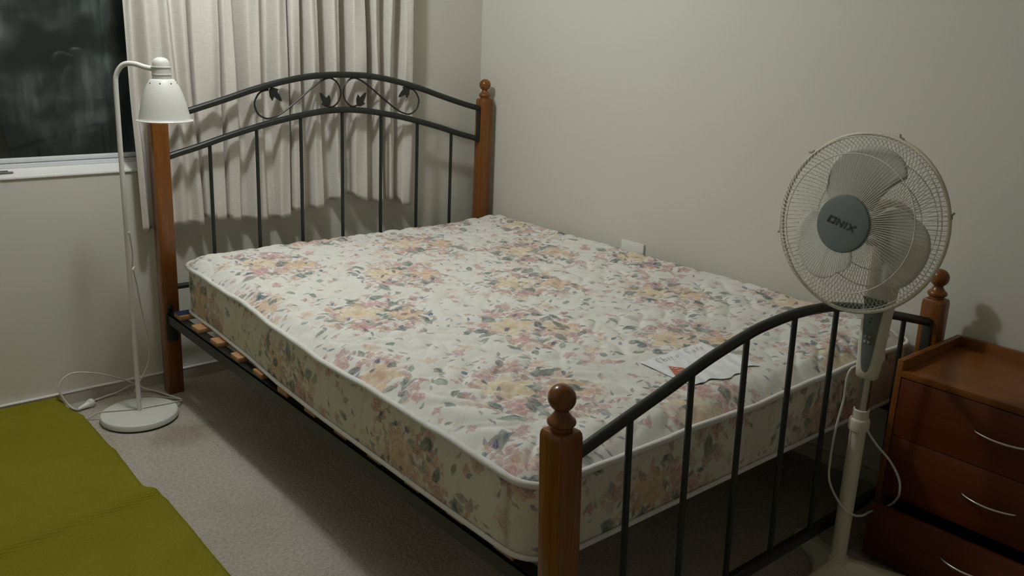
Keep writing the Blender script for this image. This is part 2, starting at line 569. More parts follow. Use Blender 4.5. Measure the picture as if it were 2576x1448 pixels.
# window: track, frame and dirty pane
w = bpy.data.objects.new('window_1', None); COL.objects.link(w); w.location = (-1.8, .08, SILL); w['kind'] = 'structure'
SB = SILL - .0115
m = MB(); m.box(WX0 + .001, WX1 - .001, .063, .115, SB, .871)
m.box(WX0 + .001, WX1 - .001, .0645, .0690, .871, .8775, .001); m.box(WX0 + .001, WX1 - .001, .0715, .0770, .871, .8825, .001)
m.box(WX0 + .001, WX1 - .001, .0800, .115, .871, .8850, .001)
m.build('sliding_track', M['alu'], w)
m = MB(); m.box(WX0 + .002, WX1 - .002, .083, .107, .8870, .9035, .002); m.build('bottom_rail', M['alu'], w)
m = MB(); m.box(WX0 + .002, WX1 - .002, .083, .107, HEAD - .04, HEAD - .001, .002); m.build('top_rail', M['alu'], w)
for nm, x in (('stile', WX0 + .002), ('stile', WX1 - .038)):
    m = MB(); m.box(x, x + .036, .083, .107, .904, HEAD - .041, .002); m.build(nm, M['alu'], w)
m = MB(); m.box(WX0 + .039, WX1 - .039, .0935, .0965, .904, HEAD - .041); m.build('pane', M['glass'], w, smooth=0)
# sill catch at the left end of the frame
m = MB(); m.box(-2.09, -1.985, .018, .034, SILL + .007, SILL + .0125, .002); m.box(-2.05, -2.00, .021, .031, SILL + .0125, SILL + .017, .002)
tag(m.build('window_catch', paint('grey_catch', (.18, .18, .17), .4, .1, 20, .4), base=(-2.03, .026, SILL + .007)), 'small grey metal catch lying on the white window sill at the left picture edge', 'catch')

# outside: night garden
m = MB(); m.box(-6, 3, .3, 5, -.3, -.2); struct(m.build('ground', paint('night_soil', (.03, .035, .02), .95, .3, 3, .1), smooth=0))
gp = thing('garden_plant', 'thin leafy plant outside the dark window, close behind the glass', 'plant', (-1.80, .30, -.2))
m = MB(); m.tube([(-1.80, .30, -.2), (-1.805, .30, .4), (-1.80, .295, .92)], [.008, .006, .003], 7); m.build('stem', M['leaf'], gp)
for (dx, dz, ln, wd) in ((.085, .13, 1, .011), (-.035, .12, 1, .007), (-.075, .035, 1, .012), (.02, -.06, 1, .012)):
    a = Vector((-1.80, .295, .90)); b = a + Vector((dx, .0, dz)); s = (b - a).cross(Vector((0, 1, 0))).normalized()
    m = MB(); mid = a + (b - a) * .45
    m.poly([a, mid + s * wd, b, mid - s * wd], .002, (0, 1, 0)); m.build('leaf_blade', M['leaf'], gp, smooth=0)

# ------------------------------------------------------------------ curtain
ridge = [(-1.603, -.062), (-1.586, -.072), (-1.568, -.034), (-1.535, -.068), (-1.505, -.073), (-1.488, -.050), (-1.46, -.070), (-1.428, -.046),
         (-1.40, -.071), (-1.386, -.066), (-1.377, -.024), (-1.366, -.068), (-1.313, -.077), (-1.279, -.068), (-1.269, -.024), (-1.258, -.070), (-1.222, -.072), (-1.204, -.026), (-1.186, -.026),
         (-1.155, -.075), (-1.115, -.072), (-1.082, -.028), (-1.058, -.028), (-1.04, -.077), (-1.004, -.070), (-.993, -.024), (-.982, -.073), (-.950, -.070), (-.936, -.026), (-.917, -.026),
         (-.900, -.079), (-.872, -.072), (-.852, -.020), (-.817, -.019), (-.800, -.079), (-.776, -.070), (-.763, -.018), (-.728, -.018), (-.715, -.079),
         (-.662, -.077), (-.643, -.020), (-.615, -.022), (-.602, -.079), (-.576, -.068), (-.564, -.020), (-.548, -.020), (-.530, -.076), (-.507, -.065), (-.486, -.038), (-.471, -.016),
         (-.457, -.074), (-.425, -.078), (-.404, -.050)]
hem = [(-1.613, .628), (-1.56, .633), (-1.49, .636), (-1.469, .639), (-1.378, .635), (-1.372, .660), (-1.326, .655), (-1.320, .647), (-1.252, .646), (-1.246, .637), (-1.154, .629),
       (-1.058, .621), (-1.001, .628), (-.997, .650), (-.845, .652), (-.827, .662), (-.790, .690), (-.765, .705), (-.742, .703), (-.70, .680), (-.653, .659), (-.61, .651), (-.469, .662), (-.461, .640), (-.454, .624), (-.40, .619)]
m = MB(); m.uv = []
NX, NZ = 520, 46
us = [0.0]
xs = [-1.603 + (1.603 - .404) * i / NX for i in range(NX + 1)]
ys = [cos_table(ridge, x) for x in xs]
for i in range(NX): us.append(us[-1] + math.hypot(xs[i + 1] - xs[i], ys[i + 1] - ys[i]))
for j in range(NZ + 1):
    for i, x in enumerate(xs):
        zb = lerp_table(hem, x); z = zb + (2.2 - zb) * (j / NZ) ** 1.15
        k = max(0, min(1, (z - .62) / .9))
        dx = .010 * sin(9 * x + 2.1) * (1 - k) + .004 * sin(23 * x + 4 * z)
        deep = max(0, min(1, (z - .90) / .25)); deep = deep * deep * (3 - 2 * deep)
        y0_ = -.083 + (ys[i] + .079) * (1.0 + .75 * deep)
        y = y0_ * (1 - .06 * (1 - k)) + .004 * sin(31 * x + 5.0 * z) + .003 * sin(60 * x - 9 * z)
        y = max(-.088, min(-.014 if x > -.60 else -.014 + .060 * deep, y))
        if z < .95:   # the gathered tuft that is caught behind the headboard
            tkt = math.exp(-((x + .76) / .05) ** 2) * (1 - (z - .6) / .35); y += .010 * tkt * sin(38 * z + 5 * x)
        xx = x + dx
        if x < -1.60 or x > -.415: xx = x + .3 * dx
        m.v.append((xx, y, z)); m.uv.append((us[i], z))
for j in range(NZ):
    for i in range(NX):
        a = j * (NX + 1) + i; m.f.append((a, a + 1, a + NX + 2, a + NX + 1)); m.mi.append(0)
cur = thing('curtain', 'gathered cream curtain hanging in folds behind the headboard beside the dark window', 'curtain', (-1.0, -.045, .62))
co = m.build('curtain_cloth', M['curtain'], cur, smooth=180)
sd = co.modifiers.new('thick', 'SOLIDIFY'); sd.thickness = .0022; sd.offset = 0
m = MB(); m.tube([(-3.1, -.048, 2.215), (-.36, -.048, 2.215)], .012, 10); m.build('curtain_rod', M['alu'], cur)
for x in (-3.0, -1.7, -.39):
    m = MB(); m.box(x - .01, x + .01, -.048, -.0002, 2.205, 2.225); m.build('rod_bracket', M['alu'], cur)

hk = MB(); hk.box(-.388, -.376, -.004, -.0003, 1.452, 1.487, .001)
hk.tube(spline([(-.382, -.004, 1.480), (-.382, -.018, 1.478), (-.382, -.022, 1.463), (-.382, -.014, 1.456)], 5), .0028, 7)
tag(hk.build('wall_hook', M['hook'], base=(-.382, 0, 1.47)), 'tiny brown hook on the wall just right of the curtain, near the top edge', 'hook')

# ------------------------------------------------------------------ bed frame
XL, XR, YH, YF = -1.5481, -.0597, -.1114, -2.2941
LH, LF = .012, -.0439
HP = .0292
RB = .0264
XC = (XL + XR) / 2
fh = lambda x, y, z: (x + LH * z, y, z)
ff = lambda x, y, z: (x + LF * z, y, z)
bed = thing('bed_frame', 'double bed frame of dark metal rails with brown wooden corner posts and ball finials', 'bed', (XC, (YH + YF) / 2, 0))


def post(x, y, zball, fn):
    zt = zball - .062
    bm = bmesh.new()
    c = HP; e = .0045
    ring = []
    sec = [(-c, -c + e), (-c + e * .3, -c + e * .3), (-c + e, -c), (c - e, -c), (c - e * .3, -c + e * .3), (c, -c + e), (c, c - e), (c - e * .3, c - e * .3), (c - e, c), (-c + e, c), (-c + e * .3, c - e * .3), (-c, c - e)]
    rows = []
    for (z, k) in ((.0003, .97), (.004, 1), (zt - .014, 1), (zt - .006, .965), (zt - .001, .88), (zt + .001, .70)):
        rows.append([bm.verts.new((x + a * k, y + b * k, z)) for a, b in sec])
    for A, B in zip(rows[:-1], rows[1:]):
        for i in range(12): bm.faces.new((A[i], A[(i + 1) % 12], B[(i + 1) % 12], B[i]))
    bm.faces.new(rows[0][::-1]); bm.faces.new(rows[-1])
    m = MB(); m.bm(bm)
    p = m.build('bed_post', M['post'], bed, smooth=40, fn=fn)
    m = MB()
    prof = [(0.0205, -.064), (.0215, -.060), (.0205, -.056), (.0225, -.054), (.0262, -.0505), (.0274, -.046), (.0258, -.0415), (.0222, -.0385), (.0190, -.035), (.0155, -.030), (.0132, -.026), (.0130, -.0235)]
    a0 = math.asin(.0130 / RB)
    for i in range(1, 13):
        a = PI - a0 - (PI - a0) * i / 12
        prof.append((RB * sin(a) if i < 12 else 0, -RB * cos(PI - a)))
    m.lathe(prof, (x, y, zball), 28)
    m.build('finial', M['post'], p, smooth=50, fn=fn)


for (x, y, zb, fn) in ((XL, YH, 1.1542, fh), (XR, YH, 1.1542, fh), (XL, YF, .7518, ff), (XR, YF, .7518, ff)):
    post(x, y, zb, fn)


def outer(d): return cos_interp(OUT, abs(d))
def smooth_tab(pts):
    P = spline([(a, b, 0) for a, b in pts], 12); return [(p.x, p.y) for p in P]


OUT = smooth_tab([(-.13, 1.193), (0, 1.1985), (.13, 1.193), (.25, 1.174), (.375, 1.144), (.50, 1.106), (.634, 1.068), (.708, 1.050), (.78, 1.03)])
INN = smooth_tab([(-.11, 1.053), (0, 1.0585), (.11, 1.052), (.25, 1.029), (.375, 1.001), (.50, .968), (.60, .938), (.708, .909), (.78, .88)])
FOO = smooth_tab([(-.13, .770), (0, .777), (.13, .770), (.2, .759), (.3, .738), (.375, .718), (.45, .696), (.55, .669), (.69, .630), (.76, .61)])
HI = (XR - XL) / 2 - HP      # half inner width


def arc(tab, y, r, fn, name, n=60):
    pts = [(XC + HI * (2 * i / n - 1), y, lerp_table(tab, abs(HI * (2 * i / n - 1)))) for i in range(n + 1)]
    m = MB(); m.tube(pts, r, 12); return m.build(name, M['metal'], bed, fn=fn)


# the tables give real positions already leaned: undo the lean in x only at the centre line
arc(OUT, YH, .0125, fh, 'top_rail'); arc(INN, YH, .0125, fh, 'arched_rail')
arc(FOO, YF, .0125, ff, 'foot_rail')
m = MB()
m.tube([(XL + HP, YH, .417), (XR - HP, YH, .417)], .011, 10); m.build('cross_rail', M['metal'], bed, fn=fh)
m = MB(); m.box(XL + HP, XR - HP, YF - .011, YF + .011, .106, .134, .004); m.build('foot_cross_rail', M['metal'], bed, fn=ff)
for s in (-1, 1):     # upright end pieces against the posts
    x = XC + s * (HI - .011)
    m = MB(); x = XC + s * (HI - .0025); m.box(x - .0025, x + .0025, YH - .012, YH + .012, lerp_table(INN, HI) - .012, lerp_table(OUT, HI) + .008, .001); m.build('rail_end', M['metal'], bed, fn=fh)
    m = MB(); m.box(x - .0025, x + .0025, YF - .013, YF + .013, .106, lerp_table(FOO, HI) + .010, .001); m.build('rail_end', M['metal'], bed, fn=ff)
for i in range(1, 8):
    x = XL + (XR - XL) * i / 8
    m = MB(); m.tube([(x, YH, .417), (x, YH, lerp_table(INN, abs(x - XC)) - .008)], .0072, 8); m.build('headboard_bar', M['metal'], bed, fn=fh)
    m = MB(); m.tube([(x, YF, .132), (x, YF, lerp_table(FOO, abs(x - XC)) - .008)], .0072, 8); m.build('footboard_bar', M['metal'], bed, fn=ff)
# scrolls between the arched rails (coordinates measured on the headboard plane)
CX = -.790
half = [(-.075, 1.0765), (-.045, 1.0715), (-.018, 1.092), (-.006, 1.125), (-.016, 1.160), (-.045, 1.1835), (-.080, 1.180), (-.130, 1.150), (-.200, 1.098), (-.265, 1.053), (-.305, 1.036), (-.335, 1.034),
        (-.365, 1.052), (-.3775, 1.088), (-.368, 1.115), (-.350, 1.134), (-.318, 1.142)]
for s in (-1, 1):
    P = spline([(CX + s * a, YH, z) for a, z in half], 8)
    m = MB(); m.tube(P, .0036, 7); m.build('scroll', M['metal'], bed)
# pressed metal leaves: outline in (along, across)
leafshape = [(0, 0), (.010, .012), (.004, .022), (.018, .022), (.030, .034), (.036, .024), (.050, .021), (.068, .008), (.080, -.006), (.062, -.016), (.044, -.016), (.040, -.021), (.048, -.036), (.028, -.036), (.016, -.030), (.010, -.036), (.002, -.024), (.004, -.010)]


def leaf(x, z, ang, s, flip):
    # three-lobed ivy leaf fanning from its stem: polar outline (degrees, radius)
    pol = [(-100, .004), (-70, .013), (-52, .030), (-38, .047), (-28, .040), (-20, .035), (-14, .043), (-7, .058), (0, .068), (5, .058), (13, .044), (20, .033), (30, .031), (40, .035), (46, .025), (62, .014), (95, .004)]
    pts = [(r_ * cos(math.radians(a_)) * s, r_ * sin(math.radians(a_)) * s * flip) for a_, r_ in pol]
    c = (.022 * s, 0)
    m = MB(); vs = []; fs = []
    for side in (-1, 1):
        base = len(vs)
        vs.append((c[0], side * .0035, c[1]))
        for a, b in pts: vs.append((a, side * .0012 + .004 * (abs(b) / .04) ** 2 * -1, b))
        k = len(pts)
        for i in range(k):
            t_ = (base, base + 1 + i, base + 1 + (i + 1) % k)
            fs.append(t_ if side > 0 else t_[::-1])
    k = len(pts)
    for i in range(k):
        a, b = 1 + i, 1 + (i + 1) % k
        fs.append((a, b, k + 1 + b, k + 1 + a))
    vs = [(x + a * cos(ang) - b * sin(ang), YH + y, z + a * sin(ang) + b * cos(ang)) for a, y, b in vs]
    m.add(vs, fs)
    m.build('metal_leaf', M['metal'], bed, recalc=True, smooth=30)


leaf(-1.101, 1.146, math.radians(-46), 1.0, 1)
leaf(-.852, 1.073, math.radians(125), 1.0, 1)
leaf(-.716, 1.073, math.radians(54), 1.0, -1)
leaf(-.464, 1.146, math.radians(217), 1.0, -1)

# side rails, brackets and slats
for s, x in ((-1, XL), (1, XR)):
    m = MB(); m.box(x - .015 if s < 0 else x + .011, x - .011 if s < 0 else x + .015, YF + HP, YH - HP, .288, .328); m.box(min(x - s * .0, x + s * .015) if s > 0 else x - .015, max(x, x + s * .015) if s > 0 else x + .022, YF + HP, YH - HP, .324, .328)
    m.build('side_rail', M['metal'], bed, smooth=0)
    for y in (YH - HP - .0025, YF + HP + .0025):
        m = MB(); m.box(x - .020, x + .020, y - .0025, y + .0025, .215, .325, .001); m.lathe([(0, -.012), (.008, -.012), (.010, -.009), (.010, 0)], (x - .004, y, .352), 12, (0, 1, 0))
        m.box(x - .014, x + .006, y - .004, y + .002, .325, .36, .002)
        m.build('rail_bracket', M['metal'], bed)
ns = 12
for k in range(ns):
    y = -.232 - .1715 * k
    m = MB(); m.box(XL - .009, XR + .012, y - .032, y + .032, .3285, .3455, .002)
    sl = m.build('slat', M['slat'], bed)
    if k == 0:
        m = MB(); m.box(XL - .0095, XL + .05, y - .016, y + .0325, .3457, .3475, .0005); m.build('blue_tape', M['blue'], sl)

# ------------------------------------------------------------------ mattress
MY0, MY1 = -.181, -2.222
ZB, ZT = .347, .526
x_left = [(-2.25, -1.566), (-1.9, -1.567), (-1.35, -1.562), (-1.05, -1.551), (-.78, -1.530), (-.45, -1.516), (-.18, -1.512)]
MXR = -.006
CR = .085


def outline(n_side=1, grow=0.0):
    """closed rounded outline as (x, y, nx, ny, s) with real left-edge wander"""
    pts = []
    def corner(cx, cy, a0):
        for i in range(9):
            a = a0 + PI / 2 * i / 8
            pts.append((cx + CR * cos(a), cy + CR * sin(a), cos(a), sin(a)))
    # start at front-left going right along the foot
    for i in range(61):
        f = i / 60; pts.append((-1.566 + CR + (MXR + 1.566 - 2 * CR) * f, MY1, 0, -1))
    corner(MXR - CR, MY1 + CR, -PI / 2)
    for i in range(61):
        f = i / 60; pts.append((MXR, MY1 + CR + (MY0 - MY1 - 2 * CR) * f, 1, 0))
    corner(MXR - CR, MY0 - CR, 0)
    for i in range(61):
        f = i / 60; pts.append((MXR - CR + (-1.512 + CR - MXR + CR) * f, MY0, 0, 1))
    corner(-1.512 + CR, MY0 - CR, PI / 2)
    for i in range(91):
        f = i / 90; y = MY0 - CR + (MY1 - MY0 + 2 * CR) * f
        pts.append((lerp_table(x_left, y), y, -1, 0))
    corner(-1.566 + CR, MY1 + CR, PI)
    out = []
    for p in pts:
        if out and math.hypot(p[0] - out[-1][0], p[1] - out[-1][1]) < 1e-4: continue
        out.append(p)
    if math.hypot(out[0][0] - out[-1][0], out[0][1] - out[-1][1]) < 1e-4: out.pop()
    return out


OL = outline()
NOL = len(OL)
ss = [0.0]
for i in range(NOL): ss.append(ss[-1] + math.hypot(OL[(i + 1) % NOL][0] - OL[i][0], OL[(i + 1) % NOL][1] - OL[i][1]))


def wav(s): return .003 * sin(7 * s) + .0018 * sin(16 * s + 1) + .0008 * sin(37 * s)


mat = thing('mattress', 'floral quilted mattress with white piping lying on the bed slats', 'mattress', (XC, (MY0 + MY1) / 2, ZB))
# border
m = MB(); m.uv = []
NV = 14
for j in range(NV + 1):
    f = j / NV
    for i in range(NOL + 1):
        x, y, nx, ny = OL[i % NOL]; s = ss[i]
        z = ZB + .004 + (ZT - .004 + wav(s) - ZB - .004) * f
        bul = .006 * sin(PI * f) + .0022 * sin(s * 26 + 3 * f) * sin(PI * f) + .0015 * sin(s * 61 + 9 * f) * sin(PI * f) - .004
        if nx > .9: bul = -.004
        m.v.append((x + nx * bul, y + ny * bul, z)); m.uv.append((z * .9 + 2.37, s + .21))
for j in range(NV):
    for i in range(NOL):
        a = j * (NOL + 1) + i; m.f.append((a, a + 1, a + NOL + 2, a + NOL + 1)); m.mi.append(0)
m.build('border_panel', M['fabricside'], mat, smooth=180)


# top panel: quilted grid, mapped onto the rounded outline
def quilt(x, y):
    # wandering stitched scallops
    u = x * 10.5 + .60 * sin(y * 13.0) + .25 * sin(y * 29 + x * 7)
    v = y * 10.5 + .60 * sin(x * 13.0 + 1.7) + .25 * sin(x * 27 - y * 5)
    a = abs(sin(PI * u)) ** .5; b = abs(sin(PI * v)) ** .5
    w_ = abs(sin(PI * (u + v) * .5 + .6)) ** .5
    return .5 * a * b + .5 * min(a, w_)


def inside(x, y):
    """distance to the outline, positive inside"""
    xl = lerp_table(x_left, y)
    dx = min(x - xl, MXR - x); dy = min(y - MY1, MY0 - y)
    if dx < CR and dy < CR:
        return CR - math.hypot(CR - dx, CR - dy)
    return min(dx, dy)


def ztop(x, y):
    d = max(0.0, inside(x, y))
    e = min(1, d / .10); crown = .030 * (1 - (1 - e) ** 2.2)
    q = quilt(x, y)
    lx_, ly_ = (x + .824) / .175, (y + 2.027) / .135
    fl = max(0.0, min(1.0, (1.25 - max(abs(lx_), abs(ly_))) / .25))
    q = q * (1 - fl) + .62 * fl      # pressed flat under the sewn label
    # broad sag of a used mattress
    sag = -.004 * sin(PI * (x - MXR) / 1.55) ** 2 * .5
    lift = .016 * max(0, 1 + x / .35) ** 1.5 * min(1, max(0, (y - MY1) / .5)) if x > -.35 else 0
    sag += lift
    return ZT + .001 + crown + .0125 * q * min(1, d / .05) + sag


NXM, NYM = 280, 370
m = MB(); m.uv = []
# concentric-free grid: warp the unit square on the outline by shrinking into the rounded corners
for j in range(NYM + 1):
    for i in range(NXM + 1):
        fy = j / NYM; fx = i / NXM
        # denser towards the edges
        gx = fx + .035 * sin(2 * PI * fx) * -1; gy = fy + .03 * sin(2 * PI * fy) * -1
        y = MY1 + (MY0 - MY1) * gy
        xl = lerp_table(x_left, y); x = xl + (MXR - xl) * gx
        dx = min(x - xl, MXR - x); dy = min(y - MY1, MY0 - y)
        if dx < CR and dy < CR:      # pull the square corner in to the arc
            mx = 1 if x - xl < MXR - x else -1; my = 1 if y - MY1 < MY0 - y else -1
            ccx = (xl if mx > 0 else MXR) + mx * CR; ccy = (MY1 if my > 0 else MY0) + my * CR
            px, py = (x - ccx) / CR, (y - ccy) / CR
            qx = px * math.sqrt(max(0, 1 - py * py / 2)); qy = py * math.sqrt(max(0, 1 - px * px / 2))
            x, y = ccx + qx * CR, ccy + qy * CR
        m.v.append((x, y, ztop(x, y))); m.uv.append((x, y))
for j in range(NYM):
    for i in range(NXM):
        a = j * (NXM + 1) + i; m.f.append((a, a + 1, a + NXM + 2, a + NXM + 1)); m.mi.append(0)
m.build('top_panel', M['fabric'], mat, smooth=180)
# bottom panel
m = MB(); m.add([(x * .999 - .0005, y, ZB + .003) for x, y, _, _ in OL], [tuple(range(NOL - 1, -1, -1))]); m.build('bottom_panel', M['fabricside'], mat, smooth=0)
# piping, upper and lower
m = MB(); m.tube([(x + nx * (.003 if nx < .9 else -.006), y + ny * .003, ZT + wav(ss[i])) for i, (x, y, nx, ny) in enumerate(OL)], .0082, 8, closed=True); m.build('piping', M['piping'], mat, smooth=180)
m = MB(); m.tube([(x + nx * (.002 if nx < .9 else -.006), y + ny * .002, ZB + .0062 + .0) for i, (x, y, nx, ny) in enumerate(OL)], .006, 8, closed=True); m.build('piping', M['piping'], mat, smooth=180)

# satin maker's label sewn on the top, crumpled along its near edge
LA, LB_, LC, LD = Vector((-.951, -1.932, 0)), Vector((-.683, -1.926, 0)), Vector((-.699, -2.130, 0)), Vector((-.964, -2.122, 0))


def lpt(f, g, lift=.0):
    a = LA.lerp(LB_, f); b = LD.lerp(LC, f); p = a.lerp(b, g)
    ruff = max(0, (g - .62) / .38)
    p.y += .010 * ruff * (sin(9 * f) + .5 * sin(23 * f + 1))
    p.z = ztop(p.x, p.y) + .0032 + .010 * ruff * (1 - ruff) * (1 + sin(31 * f + 4 * g)) * .5 + .0008 * sin(40 * f + 9 * g) + lift
    return p


m = MB()
NF, NG = 110, 70
for j in range(NG + 1):
    for i in range(NF + 1): m.v.append(lpt(i / NF, j / NG)[:])
for j in range(NG):
    for i in range(NF):
        a = j * (NF + 1) + i; m.f.append((a, a + NF + 1, a + NF + 2, a + 1)); m.mi.append(0)
lab = m.build('sewn_label', M['label'], mat, smooth=180, label='white satin label with brown script and a red emblem')

# script lettering drawn with a broad-nib pen in label coordinates (f across, g down)
GL = {
    'C': [[(.62, .95), (.5, 1.05), (.25, .9), (.12, .5), (.3, .05), (.62, .12)], [(.62, .95), (.66, .8)]],
    'h': [[(.2, 1.15), (.1, .55), (.05, 0)], [(.08, .3), (.3, .55), (.38, .4), (.34, 0), (.45, .05)]],
    'i': [[(.12, .5), (.08, .05), (.18, .02)], [(.15, .72), (.17, .74)]],
    'r': [[(.1, .5), (.06, 0)], [(.08, .3), (.22, .5), (.34, .46)]],
    'o': [[(.25, .5), (.08, .35), (.1, .05), (.28, .02), (.38, .25), (.25, .5)]],
    'a': [[(.34, .45), (.14, .45), (.06, .15), (.16, .0), (.32, .15)], [(.36, .5), (.32, .08), (.44, .02)]],
    'e': [[(.08, .22), (.32, .3), (.24, .5), (.1, .35), (.1, .08), (.3, .04)]],
    '-': [[(.05, .25), (.3, .28)]],
}


def script(word, f0, g0, size, adv):
    m = MB(); f = f0
    for ch in word:
        if ch == ' ': f += adv * 1.2; continue
        for st in GL[ch]:
            P = spline([(a, b, 0) for a, b in st], 6) if len(st) > 1 else [Vector((*st[0], 0))]
            rows = []
            for k_, q in enumerate(P):
                t_ = (P[min(k_ + 1, len(P) - 1)] - P[max(k_ - 1, 0)]).normalized()
                hw = .013 + .030 * abs(t_.x * .35 - t_.y * .94) ** 2
                pts = []
                for sgn in (-1, 1):
                    fx = f + (q.x - sgn * t_.y * hw + q.y * .18) * size; gy = g0 - (q.y + sgn * t_.x * hw) * size * 1.35
                    pts.append(lpt(fx, gy, .0020))
                rows.append(pts)
            vs = [p for r_ in rows for p in r_]
            m.add(vs, [(2 * i, 2 * i + 2, 2 * i + 3, 2 * i + 1) for i in range(len(rows) - 1)])
        f += adv * {'C': 1.35, 'i': .75, '-': .8}.get(ch, 1.0)
    return m


m = script('Chiro', .145, .20, .098, .067); m2 = script('-', .515, .17, .09, .05); m3 = script('Care', .60, .19, .098, .070)
m.add(m2.v, m2.f); m.add(m3.v, m3.f)
m.build('lettering', M['letterbrown'], lab, smooth=0)
m = MB()      # red slanted emblem with pale strokes
E = [(.174, .326), (.280, .565), (.155, .843), (.048, .604)]
rows = []
for j in range(7):
    for i in range(9):
        a, b = j / 6, i / 8
        f = (E[0][0] * (1 - b) + E[1][0] * b) * (1 - a) + (E[3][0] * (1 - b) + E[2][0] * b) * a
        g = (E[0][1] * (1 - b) + E[1][1] * b) * (1 - a) + (E[3][1] * (1 - b) + E[2][1] * b) * a
        m.v.append(lpt(f, g, .0016)[:])
for j in range(6):
    for i in range(8):
        a = j * 9 + i; m.f.append((a, a + 9, a + 10, a + 1)); m.mi.append(0)
m.build('emblem', M['letterred'], lab, smooth=0)
m = MB()
for (f0, g0, f1, g1, w_) in ((.150, .425, .176, .415, .012), (.170, .465, .208, .475, .008), (.150, .53, .200, .545, .008)):
    d = Vector((f1 - f0, g1 - g0, 0)).normalized(); nn = Vector((-d.y, d.x, 0)) * w_
    m.add([lpt(f0 + nn.x, g0 + nn.y, .0026), lpt(f0 - nn.x, g0 - nn.y, .0026), lpt(f1 - nn.x * .6, g1 - nn.y * .6, .0026), lpt(f1 + nn.x * .6, g1 + nn.y * .6, .0026)], [(0, 1, 2, 3)])
m.build('emblem_stroke', M['label'], lab, smooth=0)

# ------------------------------------------------------------------ floor lamp
LX, LY = -1.734, -.289
lamp = thing('floor_lamp', 'white metal floor lamp with a bell shade on a round base', 'lamp', (LX, LY, 0))
m = MB(); m.lathe([(0, .004), (.122, .004), (.1285, .006), (.131, .010), (.131, .022), (.129, .0262), (.126, .028), (.018, .0285), (.016, .031), (0, .031)], (LX, LY, 0), 56); m.build('base', M['lamp'], lamp, smooth=30)
m = MB(); m.lathe([(0, .0002), (.124, .0002), (.124, .004), (0, .004)], (LX, LY, 0), 40); m.build('felt_pad', M['black'], lamp)
P = [(LX, LY, .03), (-1.7275, -.2945, .60), (-1.722, -.299, 1.06)] + [(-1.7205, -.3005, 1.17), (-1.7175, -.303, 1.205), (-1.705, -.3135, 1.232), (-1.689, -.3275, 1.2435), (-1.668, -.345, 1.243), (-1.649, -.362, 1.236), (-1.628, -.3795, 1.2305), (-1.610, -.394, 1.229)]
m = MB(); m.tube(P[:2] + spline(P[2:], 7), .0082, 12); m.build('pole', M['lamp'], lamp, smooth=60)
SX, SY = -1.6055, -.3995
m = MB()
m.lathe([(.0285, 1.196), (.0295, 1.199), (.0295, 1.212), (.0310, 1.2125), (.0310, 1.2155), (.0295, 1.216), (.0295, 1.2345), (.0310, 1.235), (.0310, 1.238), (.0270, 1.2385), (.0268, 1.247), (.0245, 1.2565), (.0185, 1.263), (.010, 1.2665), (0, 1.2675)], (SX, SY, 0), 32)
m.build('socket', M['lamp'], lamp, smooth=40)
prof = [(.0300, 1.200), (.0370, 1.1985), (.0405, 1.194), (.0515, 1.176), (.0605, 1.153), (.0690, 1.125), (.0752, 1.098), (.0795, 1.076), (.0815, 1.0695), (.0870, 1.067)]
inner = [(r - .0014, z - .0003) for r, z in prof[::-1]]
m = MB(); m.lathe(prof + inner, (SX, SY, 0), 48); sh = m.build('shade', M['lamp'], lamp, smooth=50, recalc=True)
m = MB(); m.tube([(SX + .087 * cos(2 * PI * i / 48), SY + .087 * sin(2 * PI * i / 48), 1.0672) for i in range(48)], .0016, 6, closed=True); m.build('rim', M['lamp'], sh)
for k in range(8):      # vent holes round the neck of the shade
    a = 2 * PI * k / 8 + .30
    d = Vector((cos(a) * .86, sin(a) * .86, .5)).normalized()
    m = MB(); c = Vector((SX + .0452 * cos(a), SY + .0452 * sin(a), 1.1868)); m.lathe([(0, .0006), (.0022, .0005), (.0024, -.001)], c, 10, d); m.build('vent_hole', M['black'], sh)
# bulb inside, off
m = MB(); m.lathe([(.013, 1.20), (.013, 1.175), (.026, 1.140), (.030, 1.118), (.022, 1.095), (0, 1.088)], (SX, SY, 0), 20); m.build('bulb', paint('opal_glass', (.82, .82, .80), .25, .01, 5, .5), lamp, smooth=60)
# mains lead: leaves the pole, drops to the floor, loops round the base and ends in the plug
P = [(-1.719, -.292, .688), (-1.712, -.283, .66), (-1.708, -.278, .60), (-1.709, -.27, .555), (-1.690, -.235, .48), (-1.676, -.215, .38), (-1.659, -.205, .25), (-1.660, -.198, .18), (-1.678, -.185, .125), (-1.700, -.150, .06), (-1.70, -.125, .008), (-1.66, -.11, .0045), (-1.605, -.16, .0045), (-1.572, -.215, .007), (-1.566, -.241, .010), (-1.585, -.268, .020), (-1.607, -.288, .0315), (-1.663, -.283, .032), (-1.739, -.272, .032), (-1.794, -.250, .032), (-1.85, -.225, .030), (-1.880, -.205, .010), (-1.907, -.190, .0035)]
m = MB(); m.tube(spline(P, 6), .0024, 7); m.build('lead', M['cord'], lamp, smooth=180)
P = [(-1.566, -.241, .014), (-1.587, -.170, .010), (-1.612, -.095, .008), (-1.640, -.060, .012), (-1.665, -.052, .030), (-1.701, -.050, .057), (-1.743, -.045, .081), (-1.797, -.040, .105), (-1.851, -.036, .121), (-1.885, -.034, .124), (-1.908, -.034, .116), (-1.927, -.036, .099), (-1.936, -.040, .072), (-1.928, -.045, .044), (-1.915, -.055, .016), (-1.906, -.075, .006), (-1.900, -.095, .006), (-1.893, -.108, .0075)]
m = MB(); m.tube(spline(P, 6), .0036, 7); m.build('lead', M['cord'], lamp, smooth=180)
P = [(-1.838, -.060, .006), (-1.805, -.042, .006), (-1.771, -.034, .008), (-1.735, -.036, .014), (-1.69, -.046, .034), (-1.665, -.050, .030), (-1.640, -.056, .012)]
m = MB(); m.tube(spline(P, 6), .0036, 7); m.build('lead', M['cord'], lamp, smooth=180)
